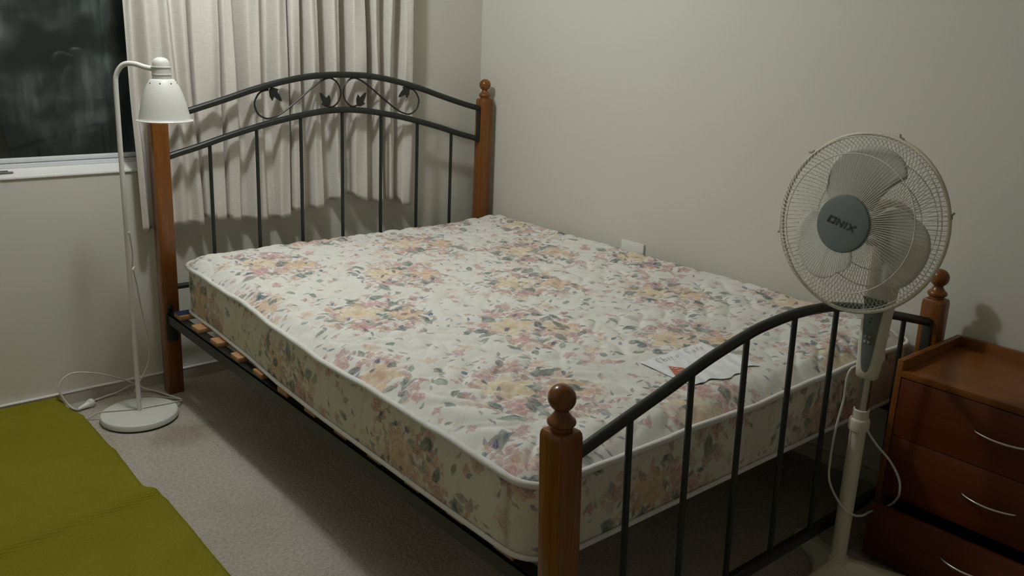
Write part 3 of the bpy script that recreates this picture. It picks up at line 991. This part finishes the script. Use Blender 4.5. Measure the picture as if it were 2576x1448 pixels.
m = MB()      # plug body with pins
a = Vector((-1.896, -.108, .010)); d = Vector((.070, .030, .006)).normalized()
m.lathe([(0, 0), (.0045, .001), (.006, .010), (.0095, .030), (.0125, .045), (.0165, .048), (.0168, .060), (.0155, .063), (0, .063)], a, 18, d)
pg = m.build('plug', M['outlet'], lamp, smooth=40)
s_ = d.cross(Vector((0, 0, 1)))
for k in (-1, 0, 1):
    m = MB(); b = a + d * .062 + s_ * (.006 * k) + Vector((0, 0, .004 if k else -.005)); m.tube([b, b + d * .016], .0016, 6); m.build('plug_pin', M['chrome'], pg)
for (p, q) in (((-1.7215, -.3045, .689), (-1.7165, -.2965, .678)), ((-1.722, -.308, .556), (-1.712, -.300, .565))):
    m = MB(); m.tube([p, q], .004, 8); m.build('cord_clip', M['outlet'], lamp)

# ------------------------------------------------------------------ rug
edge = [(-2.4, -1.868), (-1.4, -1.861), (-1.1, -1.861), (-.92, -1.858), (-.88, -1.866), (-.84, -1.882), (-.80, -1.888), (-.716, -1.887), (-.617, -1.884), (-.522, -1.889), (-.163, -1.893), (-.02, -1.933), (0, -1.935)]


def rugz(x, y):
    b = y + .205 * 0 + .19 * (-1.86 - x) * .98 * .22
    yy = y + (-1.86 - x) * .19      # folds run slightly askew
    z = .006
    t_ = yy + .862
    z += .017 * (math.exp(-(t_ / .045) ** 2) if t_ > 0 else math.exp(-(t_ / .022) ** 2))
    t2 = yy + .53
    z += .013 * (math.exp(-(t2 / .05) ** 2) if t2 > 0 else math.exp(-(t2 / .035) ** 2))
    t3 = yy + 1.12
    z += .004 * math.exp(-(t3 / .07) ** 2)
    z += .002 * sin(13 * x + 3 * y) * sin(7 * y) + .0015
    if y > -.085: z += .034 * ((y + .085) / .066) ** 2      # end turned up against the skirting
    return z


m = MB(); m.uv = []
NXR, NYR = 90, 260
for j in range(NYR + 1):
    y = -.0225 - 2.3 * j / NYR
    xe = lerp_table(edge, y)
    for i in range(NXR + 1):
        x = xe - (xe + 3.15) * (1 - i / NXR)
        m.v.append((x, y, rugz(x, y))); m.uv.append((x, y))
for j in range(NYR):
    for i in range(NXR):
        a = j * (NXR + 1) + i; m.f.append((a, a + NXR + 1, a + NXR + 2, a + 1)); m.mi.append(0)
rg = m.build('rug', M['rug'], base=(-2.3, -1.1, 0), smooth=180)
sd = rg.modifiers.new('thick', 'SOLIDIFY'); sd.thickness = .0055; sd.offset = -1
tag(rg, 'olive green ribbed rug with wrinkles lying on the beige carpet', 'rug')

# ------------------------------------------------------------------ wall outlet
ot = thing('power_outlet', 'white power outlet on the right wall just above the mattress edge', 'outlet', (RX1, -1.035, .555))
m = MB(); m.box(RX1 - .012, RX1 - .0004, -1.097, -.977, .516, .592, .003); m.build('faceplate', M['outlet'], ot)
for y in (-1.065, -1.009):
    m = MB(); m.box(RX1 - .0150, RX1 - .0121, y - .008, y + .008, .534, .546, .001); m.build('rocker_switch', M['outlet'], ot)
    for (dy, dz, an) in ((-.007, .006, .5), (.007, .006, -.5), (0, -.008, 0)):
        m = MB(); m.box(RX1 - .0126, RX1 - .0121, y + dy - .0012, y + dy + .0012,   .526 + dz - .004,   .526 + dz + .004); m.build('socket_slot', M['black'], ot, smooth=0)

# ------------------------------------------------------------------ pedestal fan
FX, FY = -.564, -2.354
fan = thing('pedestal_fan', 'white pedestal fan with wire cage standing at the foot of the bed', 'fan', (FX, FY, 0))
m = MB()      # three-cornered low base with ridges
bm = bmesh.new()
cor = [math.radians(182), math.radians(-58), math.radians(60)]
ringp = []
for k in range(3):
    a0 = cor[k]
    for da, rr in ((-.36, .085), (-.145, .185), (-.06, .203), (.06, .203), (.145, .185), (.36, .085)):
        ringp.append((a0 + (da if True else 0), rr))
    nxt = cor[(k + 1) % 3]
    dlt = (nxt - a0 + PI) % (2 * PI) - PI
    ringp.append((a0 + dlt * .5, .058))
ringp.sort(key=lambda q: q[0] % (2 * PI))
rows = []
for (z, k) in ((.0004, 1.0), (.016, 1.0), (.022, .965), (.032, .70), (.044, .45), (.050, .30)):
    rows.append([bm.verts.new((FX + rr * k * cos(a), FY + rr * k * sin(a), z)) for a, rr in ringp])
nn = len(ringp)
for A, B in zip(rows[:-1], rows[1:]):
    for i in range(nn): bm.faces.new((A[i], A[(i + 1) % nn], B[(i + 1) % nn], B[i]))
bm.faces.new(rows[0][::-1]); bm.faces.new(rows[-1])
m.bm(bm); m.build('base', M['fanwhite'], fan, smooth=25)
m = MB(); m.lathe([(.0265, .046), (.0265, .058), (.0205, .060), (.0200, .434), (0, .434)], (FX, FY, 0), 24); m.build('lower_pole', M['fanwhite'], fan, smooth=40)
m = MB(); m.lathe([(.0205, .430), (.0250, .432), (.0255, .436), (.0255, .458), (.0235, .462), (.0205, .464), (.0200, .487), (.0165, .489), (.0165, .46)], (FX, FY, 0), 24); m.build('height_collar', M['fanwhite'], fan, smooth=40)
m = MB(); m.lathe([(.0155, .45), (.0155, .60)], (FX, FY, 0), 20); m.build('inner_pole', M['chrome'], fan, smooth=60)
# control housing: rounded tapering column
PSI, PIT = 3.1035, .089
nF = Vector((cos(PSI) * cos(PIT), sin(PSI) * cos(PIT), sin(PIT)))
m = MB()
sec = []
NS = 20
for (z, wx, wy, off) in ((.574, .016, .022, 0), (.578, .021, .0265, 0), (.60, .0235, .0285, 0), (.66, .0265, .0315, 0), (.74, .030, .034, .003), (.80, .033, .036, .006), (.86, .034, .036, .008), (.90, .032, .034, .008), (.93, .026, .028, .008)):
    row = []
    for k in range(NS):
        q = 2 * PI * k / NS; ex = .72
        cx = math.copysign(abs(cos(q)) ** ex, cos(q)); cy = math.copysign(abs(sin(q)) ** ex, sin(q))
        row.append((FX + off + wx * cx, FY + wy * cy, z))
    sec.append(row)
vs = [p for r_ in sec for p in r_]
fs = [(j * NS + k, j * NS + (k + 1) % NS, (j + 1) * NS + (k + 1) % NS, (j + 1) * NS + k) for j in range(len(sec) - 1) for k in range(NS)]
fs += [tuple(range(NS - 1, -1, -1)), tuple((len(sec) - 1) * NS + k for k in range(NS))]
m.add(vs, fs)
hs = m.build('control_housing', M['fanwhite'], fan, smooth=50)
# grey panel on its front (-X) face
m = MB()
pr = [(.594, .0), (.600, .008), (.62, .0125), (.66, .0165), (.70, .019), (.74, .0225), (.772, .027), (.788, .031)]
vs = []
wxt = [(.574, .016), (.578, .021), (.60, .0235), (.66, .0265), (.74, .027), (.80, .027), (.86, .026)]
for z, hw in pr:
    x = FX - lerp_table(wxt, z) - .0012
    for f in (-1, -.6, 0, .6, 1): vs.append((x + .004 * abs(f) ** 3 * (hw / .03), FY + f * hw - .002, z))
fs = [(j * 5 + k, (j + 1) * 5 + k, (j + 1) * 5 + k + 1, j * 5 + k + 1) for j in range(len(pr) - 1) for k in range(4)]
m.add(vs, fs)
pn = m.build('control_panel', M['panel'], hs, smooth=60)
for (dy, z) in ((-.004, .690), (.006, .690), (-.004, .676), (.006, .676)):
    m = MB(); m.lathe([(0, .003), (.003, .0025), (.0036, 0), (.0036, -.002)], (FX - lerp_table(wxt, z) - .001, FY + dy, z), 10, (-1, 0, 0)); m.build('button', M['button'], pn)
for z in (.725, .735, .750, .760, .77):
    m = MB(); m.box(FX - .0288, FX - .0278, FY - .003, FY + .003, z, z + .005); m.build('indicator', M['letter'], pn, smooth=0)
# head frame: centre, axis
HC = Vector((FX, FY, .9742)) + nF * .1494
ax1 = Vector((0, 0, 1)).cross(nF).normalized()      # image right when looked at from the front
ax2 = nF.cross(ax1).normalized()
RC = .2035


def H(r, a, d): return HC + (ax1 * cos(a) + ax2 * sin(a)) * r + nF * d


m = MB(); m.lathe([(0, -.19), (.030, -.188), (.046, -.178), (.055, -.150), (.057, -.10), (.054, -.072), (.048, -.062), (0, -.060)], HC, 28, nF); m.build('motor_housing', M['fanwhite'], fan, smooth=50)
m = MB(); m.tube([(FX + .006, FY, .90), (FX + .004, FY, .95), HC + nF * -.14], .024, 14); m.build('tilt_neck', M['fanwhite'], fan, smooth=60)
# cage rim
m = MB(); m.tube([H(RC + .0015, 2 * PI * i / 72, -.004) for i in range(72)], .0046, 8, closed=True, flat=1.0); m.build('cage_rim', M['fanwhite'], fan, smooth=180)
NW = 120


def grille(name, sgn, prof, spin, rings):
    m = MB()
    for i in range(NW):
        a = 2 * PI * (i + (.5 if sgn < 0 else 0)) / NW
        pts = [H(r, a + spin * (1 - r / RC), d) for r, d in prof]
        m.tube(pts, .00072, 4, cap=False)
    o = m.build(name, M['fanwire'], fan, smooth=180, kind='stuff')
    for r, d in rings:
        q = MB(); q.tube([H(r, 2 * PI * i / 72, d) for i in range(72)], .0013, 5, closed=True); q.build('cage_ring', M['fanwire'], fan, smooth=180)


pf = [(.062, .0655), (.09, .0645), (.12, .061), (.15, .053), (.175, .041), (.193, .024), (.2005, .010), (.2025, -.002)]
grille('front_grille', 1, pf, .06, [(.158, .050), (.198, .016)])
pb = [(.050, -.075), (.08, -.076), (.115, -.073), (.145, -.067), (.170, -.056), (.190, -.038), (.2005, -.018), (.2025, -.003)]
grille('rear_grille', -1, pb, -.14, [(.150, -.066), (.110, -.0745)])
# hub badge with lettering
m = MB(); m.lathe([(0, .0705), (.058, .0700), (.0635, .0685), (.0655, .0655), (.0655, .060), (0, .058)], HC, 48, nF); hub = m.build('hub_badge', M['hub'], fan, smooth=40)


def strokes(name, segs, origin, ux, uy, size, wid, lift, parent, mat_):
    m = MB()
    for (x0, y0, x1, y1) in segs:
        a = origin + ux * (x0 * size) + uy * (y0 * size); b = origin + ux * (x1 * size) + uy * (y1 * size)
        d = (b - a).normalized(); s = d.cross(nF) * (wid / 2); a = a - d * wid * .4; b = b + d * wid * .4
        m.poly([a + s, a - s, b - s, b + s], lift, nF)
    return m.build(name, mat_, parent, smooth=0)


ang = math.radians(-12)
ux = (ax1 * cos(ang) + ax2 * sin(ang)); uy = (ax2 * cos(ang) - ax1 * sin(ang)) + ux * .18
o0 = HC + nF * .0703 - ux * .0335 - uy * .006
SEG = {'O': [(0, 0, 0, .9), (0, .9, 1, .9), (1, .9, 1, 0), (1, 0, 0, 0)], 'N': [(0, 0, 0, .9), (0, .9, .95, 0), (.95, 0, .95, .9)], 'I': [(0, 0, 0, .9)], 'X': [(0, 0, 1, .9), (0, .9, 1, 0)]}
x = 0
for ch, adv in (('O', 1.55), ('N', 1.5), ('I', .55), ('X', 1)):
    strokes('letter', SEG[ch], o0 + ux * (x * .0142), ux, uy, .0142, .0042, .0009, hub, M['letter']); x += adv
# blades
for k, a0 in enumerate((math.radians(112), math.radians(-8), math.radians(232))):
    m = MB(); NA, NR = 18, 14
    vs = []
    for j in range(NR + 1):
        g = j / NR
        r = .026 + (.177 - .026) * g
        lo = -math.radians(30 + 14 * sin(PI * min(1, g * 1.1)) - 4 * g); hi = math.radians(34 + 22 * g ** .8)
        for i in range(NA + 1):
            f = i / NA
            a = lo + (hi - lo) * f
            # round the tip corners
            e = abs(2 * f - 1); rr = r - (.177 - .026) * (g ** 2) * (.26 * e ** 4 if f > .5 else .34 * e ** 3)
            tw = (.5 - f) * (.052 - .016 * g)
            vs.append(H(rr, a0 - a, tw - .012))
    fs = [(j * (NA + 1) + i, j * (NA + 1) + i + 1, (j + 1) * (NA + 1) + i + 1, (j + 1) * (NA + 1) + i) for j in range(NR) for i in range(NA)]
    m.add(vs, fs); o = m.build('blade', M['blade'], fan, smooth=180)
    sd = o.modifiers.new('thick', 'SOLIDIFY'); sd.thickness = .0022; sd.offset = 0
m = MB(); m.lathe([(0, .022), (.020, .020), (.029, .012), (.031, -.03), (.012, -.034), (.010, -.075)], HC, 24, nF); m.build('blade_hub', M['fanwhite'], fan, smooth=50)
# rim clips
for a in (math.radians(137), math.radians(195), math.radians(74), math.radians(15)):
    m = MB(); c = H(RC + .007, a, -.002); t_ = (ax2 * cos(a) - ax1 * sin(a)); o_ = (ax1 * cos(a) + ax2 * sin(a))
    m.tube([c - t_ * .008 - o_ * .001, c + t_ * .001, c + t_ * .005 + o_ * .006], .0024, 7); m.build('rim_clip', M['clip'], fan)
# power cord hanging in a loop
P = [(-.548, -2.345, .600), (-.575, -2.322, .595), (-.590, -2.3165, .57), (-.591, -2.3165, .506), (-.604, -2.3135, .427), (-.608, -2.3135, .348), (-.606, -2.320, .279), (-.590, -2.352, .220), (-.568, -2.378, .195), (-.536, -2.388, .186), (-.47, -2.374, .166), (-.402, -2.362, .143), (-.399, -2.381, .157), (-.402, -2.402, .181), (-.43, -2.424, .215), (-.462, -2.442, .252), (-.467, -2.437, .292), (-.491, -2.417, .343), (-.527, -2.389, .392), (-.543, -2.366, .430), (-.546, -2.344, .470), (-.546, -2.338, .520), (-.540, -2.352, .555), (-.545, -2.368, .59), (-.540, -2.372, .620)]
m = MB(); m.tube(spline(P, 8), .0031, 8); m.build('power_cord', M['cord'], fan, smooth=180)
m = MB(); m.tube([(-.538, -2.366, .600), (-.533, -2.370, .625), (-.535, -2.368, .65)], [.005, .0085, .006], 8); m.build('cord_grommet', M['fanwhite'], fan)

# ------------------------------------------------------------------ chest of drawers
DX, DY0, DY1, DZ = -.3661, -2.3365, -2.914, .575
dr = thing('chest_of_drawers', 'reddish brown three drawer chest against the right wall, lowest drawer pulled open', 'chest', (-.18, (DY0 + DY1) / 2, 0))
XB = -.002
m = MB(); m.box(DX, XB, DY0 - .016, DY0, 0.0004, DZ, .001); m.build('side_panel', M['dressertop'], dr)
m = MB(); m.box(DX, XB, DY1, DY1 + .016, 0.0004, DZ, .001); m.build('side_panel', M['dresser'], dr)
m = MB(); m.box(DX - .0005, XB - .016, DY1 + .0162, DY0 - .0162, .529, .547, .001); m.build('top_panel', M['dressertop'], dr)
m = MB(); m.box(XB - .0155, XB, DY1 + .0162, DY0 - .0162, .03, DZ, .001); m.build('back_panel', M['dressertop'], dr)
m = MB(); m.box(DX + .02, DX + .035, DY1 + .0162, DY0 - .0162, .0004, .03); m.build('plinth', M['dresser'], dr)
m = MB(); m.box(DX + .022, XB - .0165, DY1 + .0162, DY0 - .0162, .172, .178); m.build('divider', M['dark'], dr)


def drawer(z0, z1, out, hz):
    x = DX - out
    m = MB(); m.box(x, x + .016, DY1 + .0185, DY0 - .0185, z0, z1, .0012)
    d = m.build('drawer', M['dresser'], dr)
    b = MB()
    bx0, bx1, by0, by1, zb0, zb1 = x + .0162, x + .30, DY1 + .032, DY0 - .032, z0 + .012, z1 - .045
    b.box(bx0, bx1, by0, by0 + .012, zb0, zb1); b.box(bx0, bx1, by1 - .012, by1, zb0, zb1); b.box(bx1 - .012, bx1, by0 + .0122, by1 - .0122, zb0, zb1); b.box(bx0, bx1 - .0122, by0 + .0122, by1 - .0122, zb0, zb0 + .006)
    b.build('drawer_box', M['dark'], d, smooth=0)
    # bowed bar handle
    yc = (DY0 + DY1) / 2; L = .064
    pts = [(x - .0005, yc + L * 1.02, hz)]
    for i in range(21):
        f = i / 10 - 1
        pts.append((x - .006 - .020 * (1 - f * f), yc - f * L, hz))
    pts.append((x - .0005, yc - L * 1.02, hz))
    h = MB(); h.tube(pts, .0036, 8, flat=1.0); h.build('handle', M['handle'], d, smooth=60)


drawer(.3605, .5265, 0.0, .452)
drawer(.1835, .3585, 0.0, .273)
drawer(.016, .1775, .064, .110)
